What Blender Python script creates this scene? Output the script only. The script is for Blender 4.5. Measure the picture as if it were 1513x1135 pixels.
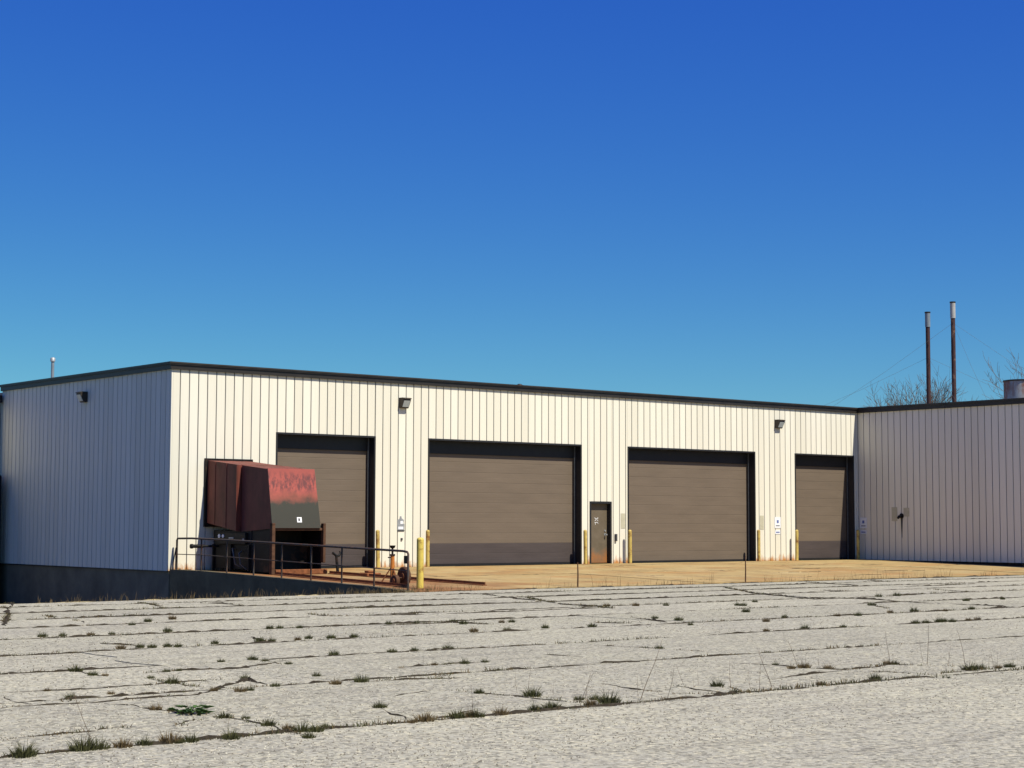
import bpy, math, random
from mathutils import Vector, Matrix, noise as mnoise
R = math.radians
random.seed(7)
for o in list(bpy.data.objects): bpy.data.objects.remove(o)
scene = bpy.context.scene
col = scene.collection

# ---------------------------------------------------------------- camera
CAM = Vector((-23.9, -43.552, 1.6)); YAW, PITCH, ROLL, FPX = 0.69254, 0.078127, 0.003046, 2610.5
PW, PH = 1513, 1135
fw = Vector((math.sin(YAW)*math.cos(PITCH), math.cos(YAW)*math.cos(PITCH), math.sin(PITCH)))
r0 = Vector((math.cos(YAW), -math.sin(YAW), 0)); u0 = r0.cross(fw)
rt = r0*math.cos(ROLL)+u0*math.sin(ROLL); up = -r0*math.sin(ROLL)+u0*math.cos(ROLL)
cam = bpy.data.cameras.new('camera'); co = bpy.data.objects.new('camera', cam); col.objects.link(co)
m = Matrix((rt, up, -fw)).transposed().to_4x4(); m.translation = CAM; co.matrix_world = m
cam.sensor_width = 36; cam.lens = 36*FPX/PW; cam.clip_start = .1; cam.clip_end = 5000
scene.camera = co
scene.render.resolution_x, scene.render.resolution_y = 1024, 768

# ---------------------------------------------------------------- sky, sun, exposure
SUN = Vector((.157, -1, 1.43)).normalized()
world = bpy.data.worlds.new('World'); scene.world = world; world.use_nodes = True
wn = world.node_tree.nodes; wl = world.node_tree.links
bg = wn['Background']
sky = wn.new('ShaderNodeTexSky'); sky.sky_type = 'NISHITA'; sky.sun_disc = False
sky.sun_elevation = math.asin(SUN.z); sky.sun_rotation = math.atan2(SUN.x, SUN.y)
sky.altitude = 600; sky.air_density = 1.0; sky.dust_density = .35; sky.ozone_density = 3.5
hs = wn.new('ShaderNodeHueSaturation'); hs.inputs['Saturation'].default_value = 1.22
wl.new(sky.outputs[0], hs.inputs['Color'])
sep = wn.new('ShaderNodeSeparateColor'); com = wn.new('ShaderNodeCombineColor'); wl.new(hs.outputs[0], sep.inputs[0])
for ch, (gain, power) in enumerate(((.46, 1.15), (.73, 1.22), (4.3, .40))):      # clear, deep blue air
    pw_ = wn.new('ShaderNodeMath'); pw_.operation = 'POWER'; wl.new(sep.outputs[ch], pw_.inputs[0]); pw_.inputs[1].default_value = power
    gn = wn.new('ShaderNodeMath'); gn.operation = 'MULTIPLY'; wl.new(pw_.outputs[0], gn.inputs[0]); gn.inputs[1].default_value = gain
    wl.new(gn.outputs[0], com.inputs[ch])
wl.new(com.outputs[0], bg.inputs[0])
bg.inputs[1].default_value = .05
sl = bpy.data.lights.new('sun', 'SUN'); sl.energy = 5; sl.angle = R(.5); sl.color = (1, .95, .80)
so = bpy.data.objects.new('sun', sl); col.objects.link(so)
so.rotation_euler = SUN.to_track_quat('Z', 'Y').to_euler(); so.location = (0, -20, 30)
scene.view_settings.view_transform = 'Standard'; scene.view_settings.look = 'None'
scene.view_settings.exposure = .44; scene.view_settings.gamma = 1; scene.view_settings.use_curve_mapping = False
scene.render.engine = 'CYCLES'; scene.cycles.diffuse_bounces = 1

# ---------------------------------------------------------------- helpers
def pix(x, y):                       # direction of a photo pixel
    return fw + rt*((x-PW/2)/FPX) - up*((y-PH/2)/FPX)
def ground(x, y, z=0.):              # where that ray meets the ground
    d = pix(x, y); return CAM + d*((z-CAM.z)/d.z)

def tag(o, label=None, cat=None, group=None, kind=None):
    if label: o['label'] = label
    if cat: o['category'] = cat
    if group: o['group'] = group
    if kind: o['kind'] = kind
    return o
def empty(name, loc=(0, 0, 0), label=None, cat=None, group=None):
    o = bpy.data.objects.new(name, None); col.objects.link(o); o.location = loc; o.empty_display_size = .2
    return tag(o, label, cat, group)
def link(name, me, parent=None, loc=(0, 0, 0)):
    o = bpy.data.objects.new(name, me); col.objects.link(o); o.parent = parent; o.location = loc
    return o
def root_of(p):
    while p.parent: p = p.parent
    return p
class MB:
    def __init__(s): s.v = []; s.f = []; s.sm = []
    def add(s, vs, fs, smooth=False):
        n = len(s.v); s.v += [Vector(v) for v in vs]; s.f += [tuple(i+n for i in f) for f in fs]; s.sm += [smooth]*len(fs); return s
    def box(s, x0, x1, y0, y1, z0, z1):
        return s.add([(x, y, z) for z in (z0, z1) for y in (y0, y1) for x in (x0, x1)],
                     [(0, 2, 3, 1), (4, 5, 7, 6), (0, 1, 5, 4), (2, 6, 7, 3), (0, 4, 6, 2), (1, 3, 7, 5)])
    def bbox(s, x0, x1, y0, y1, z0, z1, b=.01):       # box with chamfered edges
        X = (x0, x1); Y = (y0, y1); Z = (z0, z1); vs = []; idx = {}
        for i in (0, 1):
            for j in (0, 1):
                for k in (0, 1):
                    sx, sy, sz = (b, -b)[i], (b, -b)[j], (b, -b)[k]
                    for a in range(3):
                        p = [X[i]+sx, Y[j]+sy, Z[k]+sz]; p[a] = (X[i], Y[j], Z[k])[a]
                        idx[i, j, k, a] = len(vs); vs.append(p)
        fs = []
        for a in range(3):
            for e in (0, 1):
                q = []
                for (p1, p2) in ((0, 0), (1, 0), (1, 1), (0, 1)):
                    key = [0, 0, 0]; key[a] = e; key[(a+1) % 3] = p1; key[(a+2) % 3] = p2
                    q.append(idx[key[0], key[1], key[2], a])
                fs.append(tuple(q if e else q[::-1]))
        for a in range(3):                              # edges along axis a
            b1, c1 = (a+1) % 3, (a+2) % 3
            for e1 in (0, 1):
                for e2 in (0, 1):
                    k0 = [0, 0, 0]; k1 = [0, 0, 0]; k1[a] = 1
                    for k in (k0, k1): k[b1] = e1; k[c1] = e2
                    q = (idx[(*k0, b1)], idx[(*k1, b1)], idx[(*k1, c1)], idx[(*k0, c1)])
                    fs.append(q if e1 != e2 else q[::-1])
        for i in (0, 1):
            for j in (0, 1):
                for k in (0, 1):
                    q = tuple(idx[i, j, k, a] for a in range(3)); fs.append(q if (i+j+k) % 2 else q[::-1])
        return s.add(vs, fs)
    def tube(s, pts, r, n=10, cap=True, smooth=True):
        pts = [Vector(p) for p in pts]; rs = r if isinstance(r, (list, tuple)) else [r]*len(pts)
        vs = []; fs = []; ref = None
        for i, p in enumerate(pts):
            t = (pts[min(i+1, len(pts)-1)]-pts[max(i-1, 0)]).normalized()
            if ref is None: ref = Vector((0, 0, 1)) if abs(t.z) < .9 else Vector((1, 0, 0))
            a = t.cross(ref).normalized(); b = t.cross(a); ref = -b if False else ref
            for k in range(n):
                an = 2*math.pi*k/n; vs.append(p+(a*math.cos(an)+b*math.sin(an))*rs[i])
        for i in range(len(pts)-1):
            for k in range(n):
                fs.append((i*n+k, i*n+(k+1) % n, (i+1)*n+(k+1) % n, (i+1)*n+k))
        s.add(vs, fs, smooth)
        if cap:
            s.add(vs[:n], [tuple(range(n))[::-1]]); s.add(vs[-n:], [tuple(range(n))])
        return s
    def prism(s, poly, d):                              # polygon (3-D points) pushed along d
        n = len(poly); d = Vector(d); vs = [Vector(p) for p in poly]; vs += [p+d for p in vs]
        fs = [tuple(range(n))[::-1], tuple(range(n, 2*n))]+[(i, (i+1) % n, n+(i+1) % n, n+i) for i in range(n)]
        return s.add(vs, fs)
    def mesh(s, name, mat, org=(0, 0, 0), fix=False):
        org = Vector(org); me = bpy.data.meshes.new(name); me.from_pydata([v-org for v in s.v], [], s.f)
        me.materials.append(mat); me.polygons.foreach_set('use_smooth', s.sm)
        if fix:
            import bmesh
            bm = bmesh.new(); bm.from_mesh(me); bmesh.ops.recalc_face_normals(bm, faces=bm.faces); bm.to_mesh(me); bm.free()
        me.update(); return me
    def build(s, name, mat, parent=None, fix=True):
        return link(name, s.mesh(name, mat, root_of(parent).location if parent else (0, 0, 0), fix), parent)
    def thing(s, name, mat, base, fix=True):            # a thing that is one mesh, its origin at base
        return link(name, s.mesh(name, mat, base, fix), None, base)

# ---------------------------------------------------------------- materials
def nodes(name):
    m = bpy.data.materials.new(name); m.use_nodes = True
    nt = m.node_tree; return m, nt, nt.nodes['Principled BSDF']
class NT:
    def __init__(s, nt): s.nt = nt
    def new(s, t, **k):
        n = s.nt.nodes.new(t)
        for a, v in k.items(): setattr(n, a, v)
        return n
    def l(s, a, b): s.nt.links.new(a, b)
    def coord(s, w='Object', sc=(1, 1, 1)):
        if w == 'World': o = s.new('ShaderNodeNewGeometry').outputs['Position']
        else: o = s.new('ShaderNodeTexCoord').outputs[w]
        mp = s.new('ShaderNodeMapping'); mp.inputs['Scale'].default_value = sc; s.l(o, mp.inputs[0]); return mp.outputs[0]
    def noise(s, co, scale, detail=4, rough=.6):
        n = s.new('ShaderNodeTexNoise'); n.inputs['Scale'].default_value = scale; n.inputs['Detail'].default_value = detail
        n.inputs['Roughness'].default_value = rough; s.l(co, n.inputs['Vector']); return n.outputs['Fac']
    def ramp(s, f, stops):
        n = s.new('ShaderNodeValToRGB'); s.l(f, n.inputs[0]); e = n.color_ramp.elements
        while len(e) < len(stops): e.new(.5)
        for el, (p, c) in zip(e, stops): el.position = p; el.color = (*c, 1) if len(c) == 3 else c
        return n.outputs[0]
    def mix(s, f, a, b, mode='MIX'):
        n = s.new('ShaderNodeMix', data_type='RGBA', blend_type=mode)
        for sock, v in ((n.inputs[0], f), (n.inputs[6], a), (n.inputs[7], b)):
            if hasattr(v, 'is_linked') or hasattr(v, 'links'): s.l(v, sock)
            else: sock.default_value = v if isinstance(v, float) else (*v, 1)
        return n.outputs[2]
    def math(s, op, a, b=0.):
        n = s.new('ShaderNodeMath', operation=op)
        for sock, v in zip(n.inputs, (a, b)):
            if hasattr(v, 'links'): s.l(v, sock)
            else: sock.default_value = v
        return n.outputs[0]
    def z(s):
        x = s.new('ShaderNodeSeparateXYZ'); s.l(s.new('ShaderNodeNewGeometry').outputs['Position'], x.inputs[0]); return x.outputs
    def range(s, v, a, b, c=0., d=1.):
        n = s.new('ShaderNodeMapRange'); s.l(v, n.inputs[0])
        for i, q in enumerate((a, b, c, d)): n.inputs[i+1].default_value = q
        return n.outputs[0]
    def bump(s, h, bsdf, st=.3, dist=.01):
        b = s.new('ShaderNodeBump'); b.inputs['Strength'].default_value = st; b.inputs['Distance'].default_value = dist
        s.l(h, b.inputs['Height']); s.l(b.outputs[0], bsdf.inputs['Normal'])
def g(v): return (v, v, v)
def scl(c, k): return tuple(min(1, x*k) for x in c)

def mat(name, c, rough=.7, var=.15, scale=6, spec=.3, metal=0, bump=0., rust=0., rustc=(.2, .075, .025), sc=(1, 1, 1)):
    m, nt, b = nodes(name); t = NT(nt); co_ = t.coord('World', sc)
    f = t.noise(co_, scale)
    out = t.ramp(f, [(.25, scl(c, 1-var)), (.75, scl(c, 1+var))])
    if rust:
        k = t.range(t.noise(co_, scale*.6, 6, .7), .62-rust*.25, .68-rust*.1)
        out = t.mix(k, out, rustc)
    t.l(out, b.inputs['Base Color']); b.inputs['Roughness'].default_value = rough
    b.inputs['Specular IOR Level'].default_value = spec; b.inputs['Metallic'].default_value = metal
    if bump: t.bump(t.noise(co_, scale*6, 5), b, bump, .01)
    return m
M = {}
# ribbed white siding, rust creeping up from the bottom edge, rain streaks
def siding():
    m, nt, b = nodes('white_siding'); t = NT(nt)
    z = t.z()[2]
    oi = t.new('ShaderNodeObjectInfo').outputs['Random']
    base = t.mix(oi, (.66, .62, .515), (.725, .685, .58))
    st = t.noise(t.coord('World', (7, 7, .35)), 1.5, 5)
    base = t.mix(t.range(st, .55, .8, 0, .35), base, (.55, .51, .41))
    n = t.noise(t.coord('World', (5, 5, 1.6)), 1.2, 5, .7)
    h = t.math('ADD', t.range(z, .24, .75, 1, 0), t.math('MULTIPLY', t.math('SUBTRACT', n, .5), 1.8))
    p_ = t.z(); fr = t.math('MULTIPLY', t.range(p_[1], .0, .03, 1, 0), t.range(p_[0], 29.3, 29.35, 1, 0))
    base = t.mix(t.math('MULTIPLY', t.range(h, .6, 1.05, 0, .95), fr), base, (.42, .17, .035))
    dn = t.noise(t.coord('World'), 14, 4)
    base = t.mix(t.range(dn, .68, .75, 0, .25), base, (.4, .36, .28))
    t.l(base, b.inputs['Base Color']); b.inputs['Roughness'].default_value = .55; b.inputs['Specular IOR Level'].default_value = .25
    t.bump(t.noise(t.coord('World', (1, 1, .3)), 3, 2), b, .12, .02)
    return m
M['siding'] = siding()
def lot():
    m, nt, b = nodes('aggregate_concrete'); t = NT(nt); w = t.coord('World')
    oi = t.new('ShaderNodeObjectInfo').outputs['Random']
    base = t.mix(oi, (.36, .345, .27), (.43, .41, .325))
    base = t.mix(t.range(t.noise(w, .35, 4), .35, .7, 0, .5), base, (.29, .275, .245))
    base = t.mix(t.range(t.noise(w, 1.7, 5, .7), .5, .72, 0, .45), base, (.43, .415, .33))
    # streaks of dirt lying along the strips
    base = t.mix(t.range(t.noise(t.coord('World', (.25, 2.2, 1)), 1.2, 5, .65), .52, .70, 0, .55), base, (.19, .175, .14))
    # worn stone chips
    v = t.new('ShaderNodeTexVoronoi'); v.inputs['Scale'].default_value = 30; t.l(w, v.inputs['Vector'])
    sx = t.new('ShaderNodeSeparateColor'); t.l(v.outputs['Color'], sx.inputs[0])
    chip = t.ramp(sx.outputs[0], [(.0, (.22, .22, .21)), (.25, (.66, .64, .6)), (.55, (1, 1, 1)), (.8, (1.0, .97, .9)), (1, (1.5, 1.42, 1.25))])
    base = t.mix(.8, base, chip, 'MULTIPLY')
    base = t.mix(t.range(t.noise(w, 8, 4, .85), .45, .7, .0, .5), base, (.48, .455, .39))
    n2 = t.noise(w, 22, 3, .7)
    base = t.mix(t.range(n2, .56, .64, 0, .65), base, (.13, .12, .1))
    base = t.mix(t.range(t.noise(w, 6, 5, .8), .60, .70, 0, .55), base, (.17, .15, .12))
    t.l(base, b.inputs['Base Color']); b.inputs['Roughness'].default_value = .9; b.inputs['Specular IOR Level'].default_value = .15
    t.bump(t.noise(w, 28, 4, .75), b, .9, .022)
    return m
M['lot'] = lot()
def apron():
    m, nt, b = nodes('rust_stained_concrete'); t = NT(nt); w = t.coord('World')
    base = t.ramp(t.noise(w, .5, 5, .65), [(.3, (.29, .20, .085)), (.55, (.365, .265, .12)), (.8, (.41, .315, .17))])
    base = t.mix(t.range(t.noise(t.coord('World', (.4, .8, 1)), .7, 6, .75), .48, .64, 0, .75), base, (.33, .17, .06))
    x = t.z()[0]
    rn = t.math('ADD', x, t.math('MULTIPLY', t.noise(w, .5, 5, .7), 9.))
    base = t.mix(t.range(rn, 6.2, 9.5, .75, 0), base, (.20, .075, .03))         # rust run-off round the compactor
    base = t.mix(t.range(t.noise(t.coord('World', (.8, .45, 1)), 2.0, 8, .85), .50, .64, 0, .7), base, (.15, .105, .06))
    base = t.mix(t.range(t.noise(w, 25, 3), .58, .72, 0, .4), base, (.2, .16, .1))
    t.l(base, b.inputs['Base Color']); b.inputs['Roughness'].default_value = .9; b.inputs['Specular IOR Level'].default_value = .15
    t.bump(t.noise(w, 30, 4, .7), b, .3, .008)
    return m
M['apron'] = apron()
def person_door():
    m, nt, b = nodes('rusty_steel_door'); t = NT(nt); w = t.coord('World'); z = t.z()[2]
    base = t.ramp(t.noise(w, 3, 5), [(.3, (.105, .08, .05)), (.7, (.14, .11, .075))])
    h = t.math('MULTIPLY', t.range(z, .25, 1.05, 1, 0), t.range(z, .2, .5, .55, 1))
    k = t.math('ADD', h, t.math('MULTIPLY', t.math('SUBTRACT', t.noise(w, 2.4, 5, .6), .5), 1.3))
    base = t.mix(t.range(k, .32, .8, 0, .95), base, (.30, .115, .03))
    t.l(base, b.inputs['Base Color']); b.inputs['Roughness'].default_value = .55; return m
M['pdoor'] = person_door()
def hopper():
    m, nt, b = nodes('faded_red_paint'); t = NT(nt); w = t.coord('World'); z = t.z()[2]
    zz = t.math('ADD', z, t.math('MULTIPLY', t.math('SUBTRACT', t.noise(w, 3, 5), .5), .55))
    base = t.ramp(t.range(zz, 1.4, 3.1), [(.0, (.03, .027, .017)), (.40, (.032, .031, .02)), (.50, (.2, .055, .035)), (.62, (.36, .075, .055)), (1, (.27, .055, .042))])
    # dark chemical blotches, dragged down in short runs
    d = t.noise(t.coord('World', (6, 6, 2.2)), 1.6, 5, .75)
    band = t.math('MULTIPLY', t.range(z, 2.32, 2.5), t.range(z, 2.8, 2.98, 1, 0))
    base = t.mix(t.math('MULTIPLY', t.range(d, .44, .56, 0, .9), band), base, (.10, .03, .03))
    base = t.mix(t.range(t.noise(w, 12, 5, .7), .62, .7, 0, .6), base, (.13, .045, .02))
    t.l(base, b.inputs['Base Color']); b.inputs['Roughness'].default_value = .6; return m
M['hopper'] = hopper()
M['chute'] = mat('dull_red_paint', (.15, .038, .026), .65, .3, 3, rust=.5, rustc=(.10, .03, .018), sc=(1, 1, .5))
M['trim'] = mat('dark_bronze_trim', (.022, .018, .015), .45, .3, 2, .4)
M['trimcap'] = mat('bronze_cap', (.035, .028, .022), .4, .3, 2, .4)
M['backing'] = mat('wall_core', (.09, .085, .075), .9, .1, 3)
M['roofing'] = mat('roof_gravel', (.2, .19, .18), .9, .2, 8)
M['jamb'] = mat('black_jamb', (.018, .018, .02), .5, .2, 4)
M['track'] = mat('grey_track', (.09, .095, .1), .5, .2, 8)
M['slat'] = mat('brown_door_paint', (.140, .107, .079), .55, .1, 1.2, sc=(.6, .6, 3))
M['slat2'] = mat('dark_brown_door_paint', (.066, .052, .05), .55, .15, 1.5, sc=(.6, .6, 3))
M['rubber'] = mat('black_rubber', (.012, .012, .013), .8, .2, 10)
M['found'] = mat('foundation_concrete', (.16, .138, .095), .9, .3, 1.3, bump=.3)
M['oldconc'] = mat('stained_concrete', (.125, .10, .055), .9, .4, 1.6, bump=.3)
M['pit'] = mat('drive_asphalt', (.05, .05, .05), .9, .25, 1.2)
M['soil'] = mat('dark_soil', (.036, .029, .02), .95, .5, 20, .1, bump=.6)
M['land'] = mat('dry_ground', (.075, .075, .04), .95, .3, .8, .1)
M['yellow'] = mat('yellow_paint', (.58, .44, .09), .5, .15, 5, rust=.35, rustc=(.22, .1, .03))
M['oldyellow'] = mat('faded_yellow_paint', (.50, .37, .10), .6, .2, 5, rust=.55, rustc=(.2, .08, .025))
M['rail'] = mat('weathered_pipe', (.045, .037, .032), .6, .4, 12, rust=.5, rustc=(.09, .04, .02))
M['rust'] = mat('rusted_steel', (.19, .07, .028), .85, .45, 9, .2, bump=.4)
M['drust'] = mat('dark_rusted_steel', (.085, .042, .024), .85, .4, 9, .2, bump=.4)
M['blacksteel'] = mat('black_painted_steel', (.009, .009, .009), .6, .4, 3, .2, rust=.25, rustc=(.05, .025, .015))
M['orange'] = mat('orange_paint', (.50, .17, .03), .55, .2, 10, rust=.5, rustc=(.22, .08, .03))
M['white'] = mat('white_enamel', (.74, .74, .76), .5, .06, 10)
M['blue'] = mat('printed_blue', (.12, .16, .36), .5, .1, 10)
M['ink'] = mat('dark_ink', (.05, .05, .055), .6, .2, 10)
M['tanplate'] = mat('faded_tan_plate', (.45, .42, .31), .7, .12, 10)
M['glass'] = mat('cloudy_lens', (.42, .46, .46), .25, .12, 20, .5)
M['lamp'] = mat('bronze_lamp_body', (.045, .035, .027), .5, .25, 12)
M['steel'] = mat('galvanised_steel', (.30, .31, .32), .5, .2, 8, .5, .3)
M['galvrust'] = mat('galvanised_rusting', (.30, .31, .31), .55, .25, 2, .4, .2, rust=.5, rustc=(.22, .07, .03), sc=(1, 1, .4))
M['stack'] = mat('rusty_stack', (.05, .022, .02), .7, .4, 3, rust=.35, rustc=(.26, .14, .09), sc=(2, 2, .8))
M['sleeve'] = mat('zinc_sleeve', (.17, .20, .23), .45, .2, 6, .5)
M['sleeve2'] = mat('bare_metal_sleeve', (.36, .35, .33), .45, .2, 6, .5)
M['bark'] = mat('grey_bark', (.13, .105, .085), .9, .3, 6, .1)
M['grass'] = mat('green_grass', (.06, .062, .024), .8, .5, 14, .15)
M['drygrass'] = mat('dry_grass', (.125, .09, .045), .85, .45, 14, .1)
M['leaf'] = mat('weed_leaf', (.05, .095, .025), .7, .3, 14, .2)
M['stalk'] = mat('dead_stalk', (.12, .085, .055), .9, .4, 14, .1)
M['gritlight'] = mat('pale_grit', (.50, .47, .38), .9, .3, 40, .1)
M['gritdark'] = mat('dark_grit', (.17, .15, .115), .9, .4, 40, .1)
M['rim'] = mat('earth_rim', (.30, .25, .14), .95, .4, 6, .1, bump=.6)

# ================================================================ SETTING
ED = -10.95                                  # far edge of the lot
HS = .24                                     # slab height at the doors
# ground sheet, open where the drive to the dock is sunk
xs = (-1500, -10.5, 0, 1500); ys = (-1500, ED+.1, 11.3, 1500); gm = MB()
for i in range(3):
    for j in range(3):
        if (i, j) != (1, 1):
            gm.add([(xs[i], ys[j], -.09), (xs[i+1], ys[j], -.09), (xs[i+1], ys[j+1], -.09), (xs[i], ys[j+1], -.09)], [(0, 1, 2, 3)])
tag(gm.build('ground', M['land']), kind='structure')
pm = MB(); pm.add([(-10.5, ED+.1, -1.25), (0, ED+.1, -1.25), (0, 11.3, -1.25), (-10.5, 11.3, -1.25)], [(0, 1, 2, 3)])
tag(pm.build('sunken_drive', M['pit']), kind='structure')
pw = MB(); pw.box(-10.75, -10.5, ED+.1, 11.3, -1.3, .02)
tag(pw.thing('drive_wall', M['oldconc'], (-10.6, 0, -1.3)), 'plain concrete side wall of the sunken dock drive', 'wall')
pw = MB(); pw.box(-10.75, -.02, ED-.1, ED+.1, -1.3, -.012)
tag(pw.thing('lot_edge_wall', M['oldconc'], (-5, ED, -1.3)), 'low concrete edge wall between lot and sunken drive', 'wall')

lotroot = empty('parking_lot'); tag(lotroot, kind='structure')
JY = [-52, -45, -38.6, -32.02, -28.65, -25.8, -23.42, -20.7, -18.4, -16.3, -14.3, -12.4, ED]
def jy(k, x):
    if k in (0, len(JY)-1): return JY[k]
    return JY[k] + .10*mnoise.noise(Vector((x*.16, k*7.3, 0))) + .03*mnoise.noise(Vector((x*1.3, k*3.1, 5)))
rs = random.Random(3)
for k in range(len(JY)-1):
    x = -34+rs.uniform(-3, 0); cuts = [x]
    while x < 62:
        x += rs.uniform(8, 14) if k > 2 else 26; cuts.append(x)
    sk = [rs.uniform(-.6, .6) for _ in cuts]; gp = .022; gc = .004
    cx = lambda i, f: cuts[i]+sk[i]*f+.05*math.sin(9*f+i*5+k)+.25*mnoise.noise(Vector((f*3.1, i*4.7, k*2.3)))
    for i in range(len(cuts)-1):
        # leave out what would stand inside the building wing
        if cuts[i+1] > 29.0 and JY[k] > -21: break
        poly = []; n = 14
        for s in range(n+1):
            a = cx(i, 0)+gc; b = cx(i+1, 0)-gc; X = a+(b-a)*s/n; poly.append((X, jy(k, X)+gp))
        for s in range(1, 5): poly.append((cx(i+1, s/5)-gc, jy(k, cx(i+1, s/5))*(1-s/5)+jy(k+1, cx(i+1, s/5))*s/5))
        for s in range(n, -1, -1):
            a = cx(i, 1)+gc; b = cx(i+1, 1)-gc; X = a+(b-a)*s/n; poly.append((X, jy(k+1, X)-gp))
        for s in range(4, 0, -1): poly.append((cx(i, s/5)+gc, jy(k, cx(i, s/5))*(1-s/5)+jy(k+1, cx(i, s/5))*s/5))
        zt = rs.uniform(-.006, .006)
        q = MB(); q.prism([(a, b, -.12) for a, b in poly], (0, 0, .12+zt)); q.build('slab', M['lot'], lotroot)
# dirt that fills joints and cracks, a little proud and uneven
def ribbon(mb, pts, w=.09, h=.014, step=.09, gaps=.0, seed=0):
    rr = random.Random(seed); P = []
    for a, b in zip(pts, pts[1:]):
        n = max(1, int((b-a).length/step))
        for i in range(n): P.append(a+(b-a)*(i/n))
    P.append(pts[-1]); prev = None
    for i, p in enumerate(P):
        t = (P[min(i+1, len(P)-1)]-P[max(i-1, 0)]); t.z = 0
        if t.length == 0: continue
        t.normalize(); nrm = Vector((-t.y, t.x, 0))
        k = .55+.9*mnoise.noise(Vector((p.x*.9, p.y*.9, seed)))+.45*mnoise.noise(Vector((p.x*3.7, p.y*3.7, seed+3)))
        k *= min(1, (min(i, len(P)-1-i)+.5)/7)
        p = p+nrm*(.07*mnoise.noise(Vector((p.x*1.7, p.y*1.7, seed+9)))+.05*mnoise.noise(Vector((p.x*5, p.y*5, seed+19))))
        ww = max(.006, w*k*rr.uniform(.4, 1.5)); hh = max(.003, h*k*rr.uniform(.3, 2.0))
        cur = [p-nrm*ww*.5-Vector((0, 0, .008)), p+Vector((0, 0, hh)), p+nrm*ww*.5-Vector((0, 0, .008))]
        if prev and k > gaps:
            mb.add(prev+cur, [(0, 1, 4, 3), (1, 2, 5, 4)])
        prev = cur
for k in range(3, len(JY)-1):
    q = MB(); ribbon(q, [Vector((x*.5, jy(k, x*.5), 0)) for x in range(-56, 110 if JY[k] < -21 else 57)], .12 if k > 3 else .15, .018 if k > 3 else .02, seed=k, gaps=.12)
    o = q.build('joint_filling', M['soil'], lotroot, False)
def Z1(l): return [(x/3.026, 860+y/3.026) for x, y in l]
def Z2(l): return [(500+x/3.026, 850+y/3.026) for x, y in l]
def Z3(l): return [(1000+x/2.949, 830+y/2.949) for x, y in l]
CR = [Z1(l) for l in [
 [(300,400),(360,405),(430,420),(560,424),(640,430),(700,440),(770,456),(850,468),(950,470)],
 [(440,543),(590,555),(700,572),(800,588),(900,602),(1100,622),(1200,646),(1330,682),(1400,690)],
 [(0,510),(80,540),(170,555)], [(0,565),(250,552),(440,543),(600,525),(750,515),(880,507),(980,480),(1110,440),(1190,465)],
 [(0,500),(210,488),(400,483),(700,460),(1000,437)], [(0,708),(180,692),(340,678),(440,662),(600,648)], [(780,645),(900,615)],
 [(640,410),(820,395),(1050,390),(1190,370),(1300,350)], [(0,412),(170,405),(300,400)], [(450,275),(620,285)], [(1110,245),(1200,265)], [(200,150),(250,162)],
 [(330,170),(390,185)], [(20,195),(36,140),(50,92)], [(900,95),(1000,98),(1090,105)], [(620,90),(720,112)], [(1170,690),(1330,685)],
 [(1380,143),(1513,155)], [(0,120),(48,118)], [(0,110),(45,122)], [(1190,355),(1250,370),(1300,368)], [(1110,606),(1300,603),(1480,600)],
 [(290,540),(315,518),(330,510)]]]
CR += [Z2(l) for l in [
 [(640,85),(800,105),(960,120)], [(840,100),(1000,130),(1150,140),(1230,150)], [(0,185),(330,178),(640,168),(960,155),(1230,145)],
 [(920,355),(1000,362),(1130,372)], [(1140,315),(1350,325),(1500,335)], [(220,422),(420,405),(660,390)], [(110,480),(300,468),(590,462)],
 [(420,462),(520,438)], [(240,545),(370,522),(450,518)], [(540,520),(640,530),(800,545),(960,560),(1100,575)], [(170,590),(240,620),(340,650)],
 [(1180,485),(1280,505),(1400,520),(1500,522)], [(0,360),(240,345),(490,330),(660,327)], [(0,145),(300,140),(560,128)], [(200,225),(500,212),(690,220)],
 [(340,165),(345,178)], [(330,655),(520,632),(600,600)], [(1100,575),(1280,548)], [(1310,190),(1480,212)], [(1150,212),(1290,216)]]]
CR += [Z3(l) for l in [
 [(270,447),(420,452),(560,465),(740,475),(830,465),(920,450),(1080,455),(1250,460)], [(400,515),(490,505),(600,490),(740,475)],
 [(0,545),(100,560),(250,575)], [(220,550),(320,570)], [(940,512),(1080,505),(1210,508)], [(200,110),(350,140),(470,150),(600,165),(720,160),(860,155),(960,150),(1100,140)],
 [(570,155),(700,160),(850,165),(1050,180),(1200,185),(1400,195),(1500,200)], [(560,90),(700,98),(800,104)], [(640,125),(760,130)],
 [(350,308),(550,298),(720,290),(900,282)], [(0,385),(140,395)], [(850,190),(920,205)], [(1080,120),(1200,128),(1330,135)], [(830,480),(950,485),(1080,495)],
 [(0,580),(180,578),(330,566)], [(1080,498),(1250,480),(1400,468)], [(830,82),(930,88)], [(980,108),(1150,104),(1300,96)]]]
for i, l in enumerate(CR):
    q = MB(); ribbon(q, [ground(*p)+Vector((0, 0, .005)) for p in l], .10, .016, .08, .1, seed=i+40); q.build('crack_filling', M['soil'], lotroot, False)
# earthy rim along the edge of the lot above the sunken drive
q = MB(); ribbon(q, [Vector((x*.5, ED-.05, -.005)) for x in range(-21, 1)], .3, .014, .15, -1, 77); q.build('edge_rim', M['rim'], lotroot, False)

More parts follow.
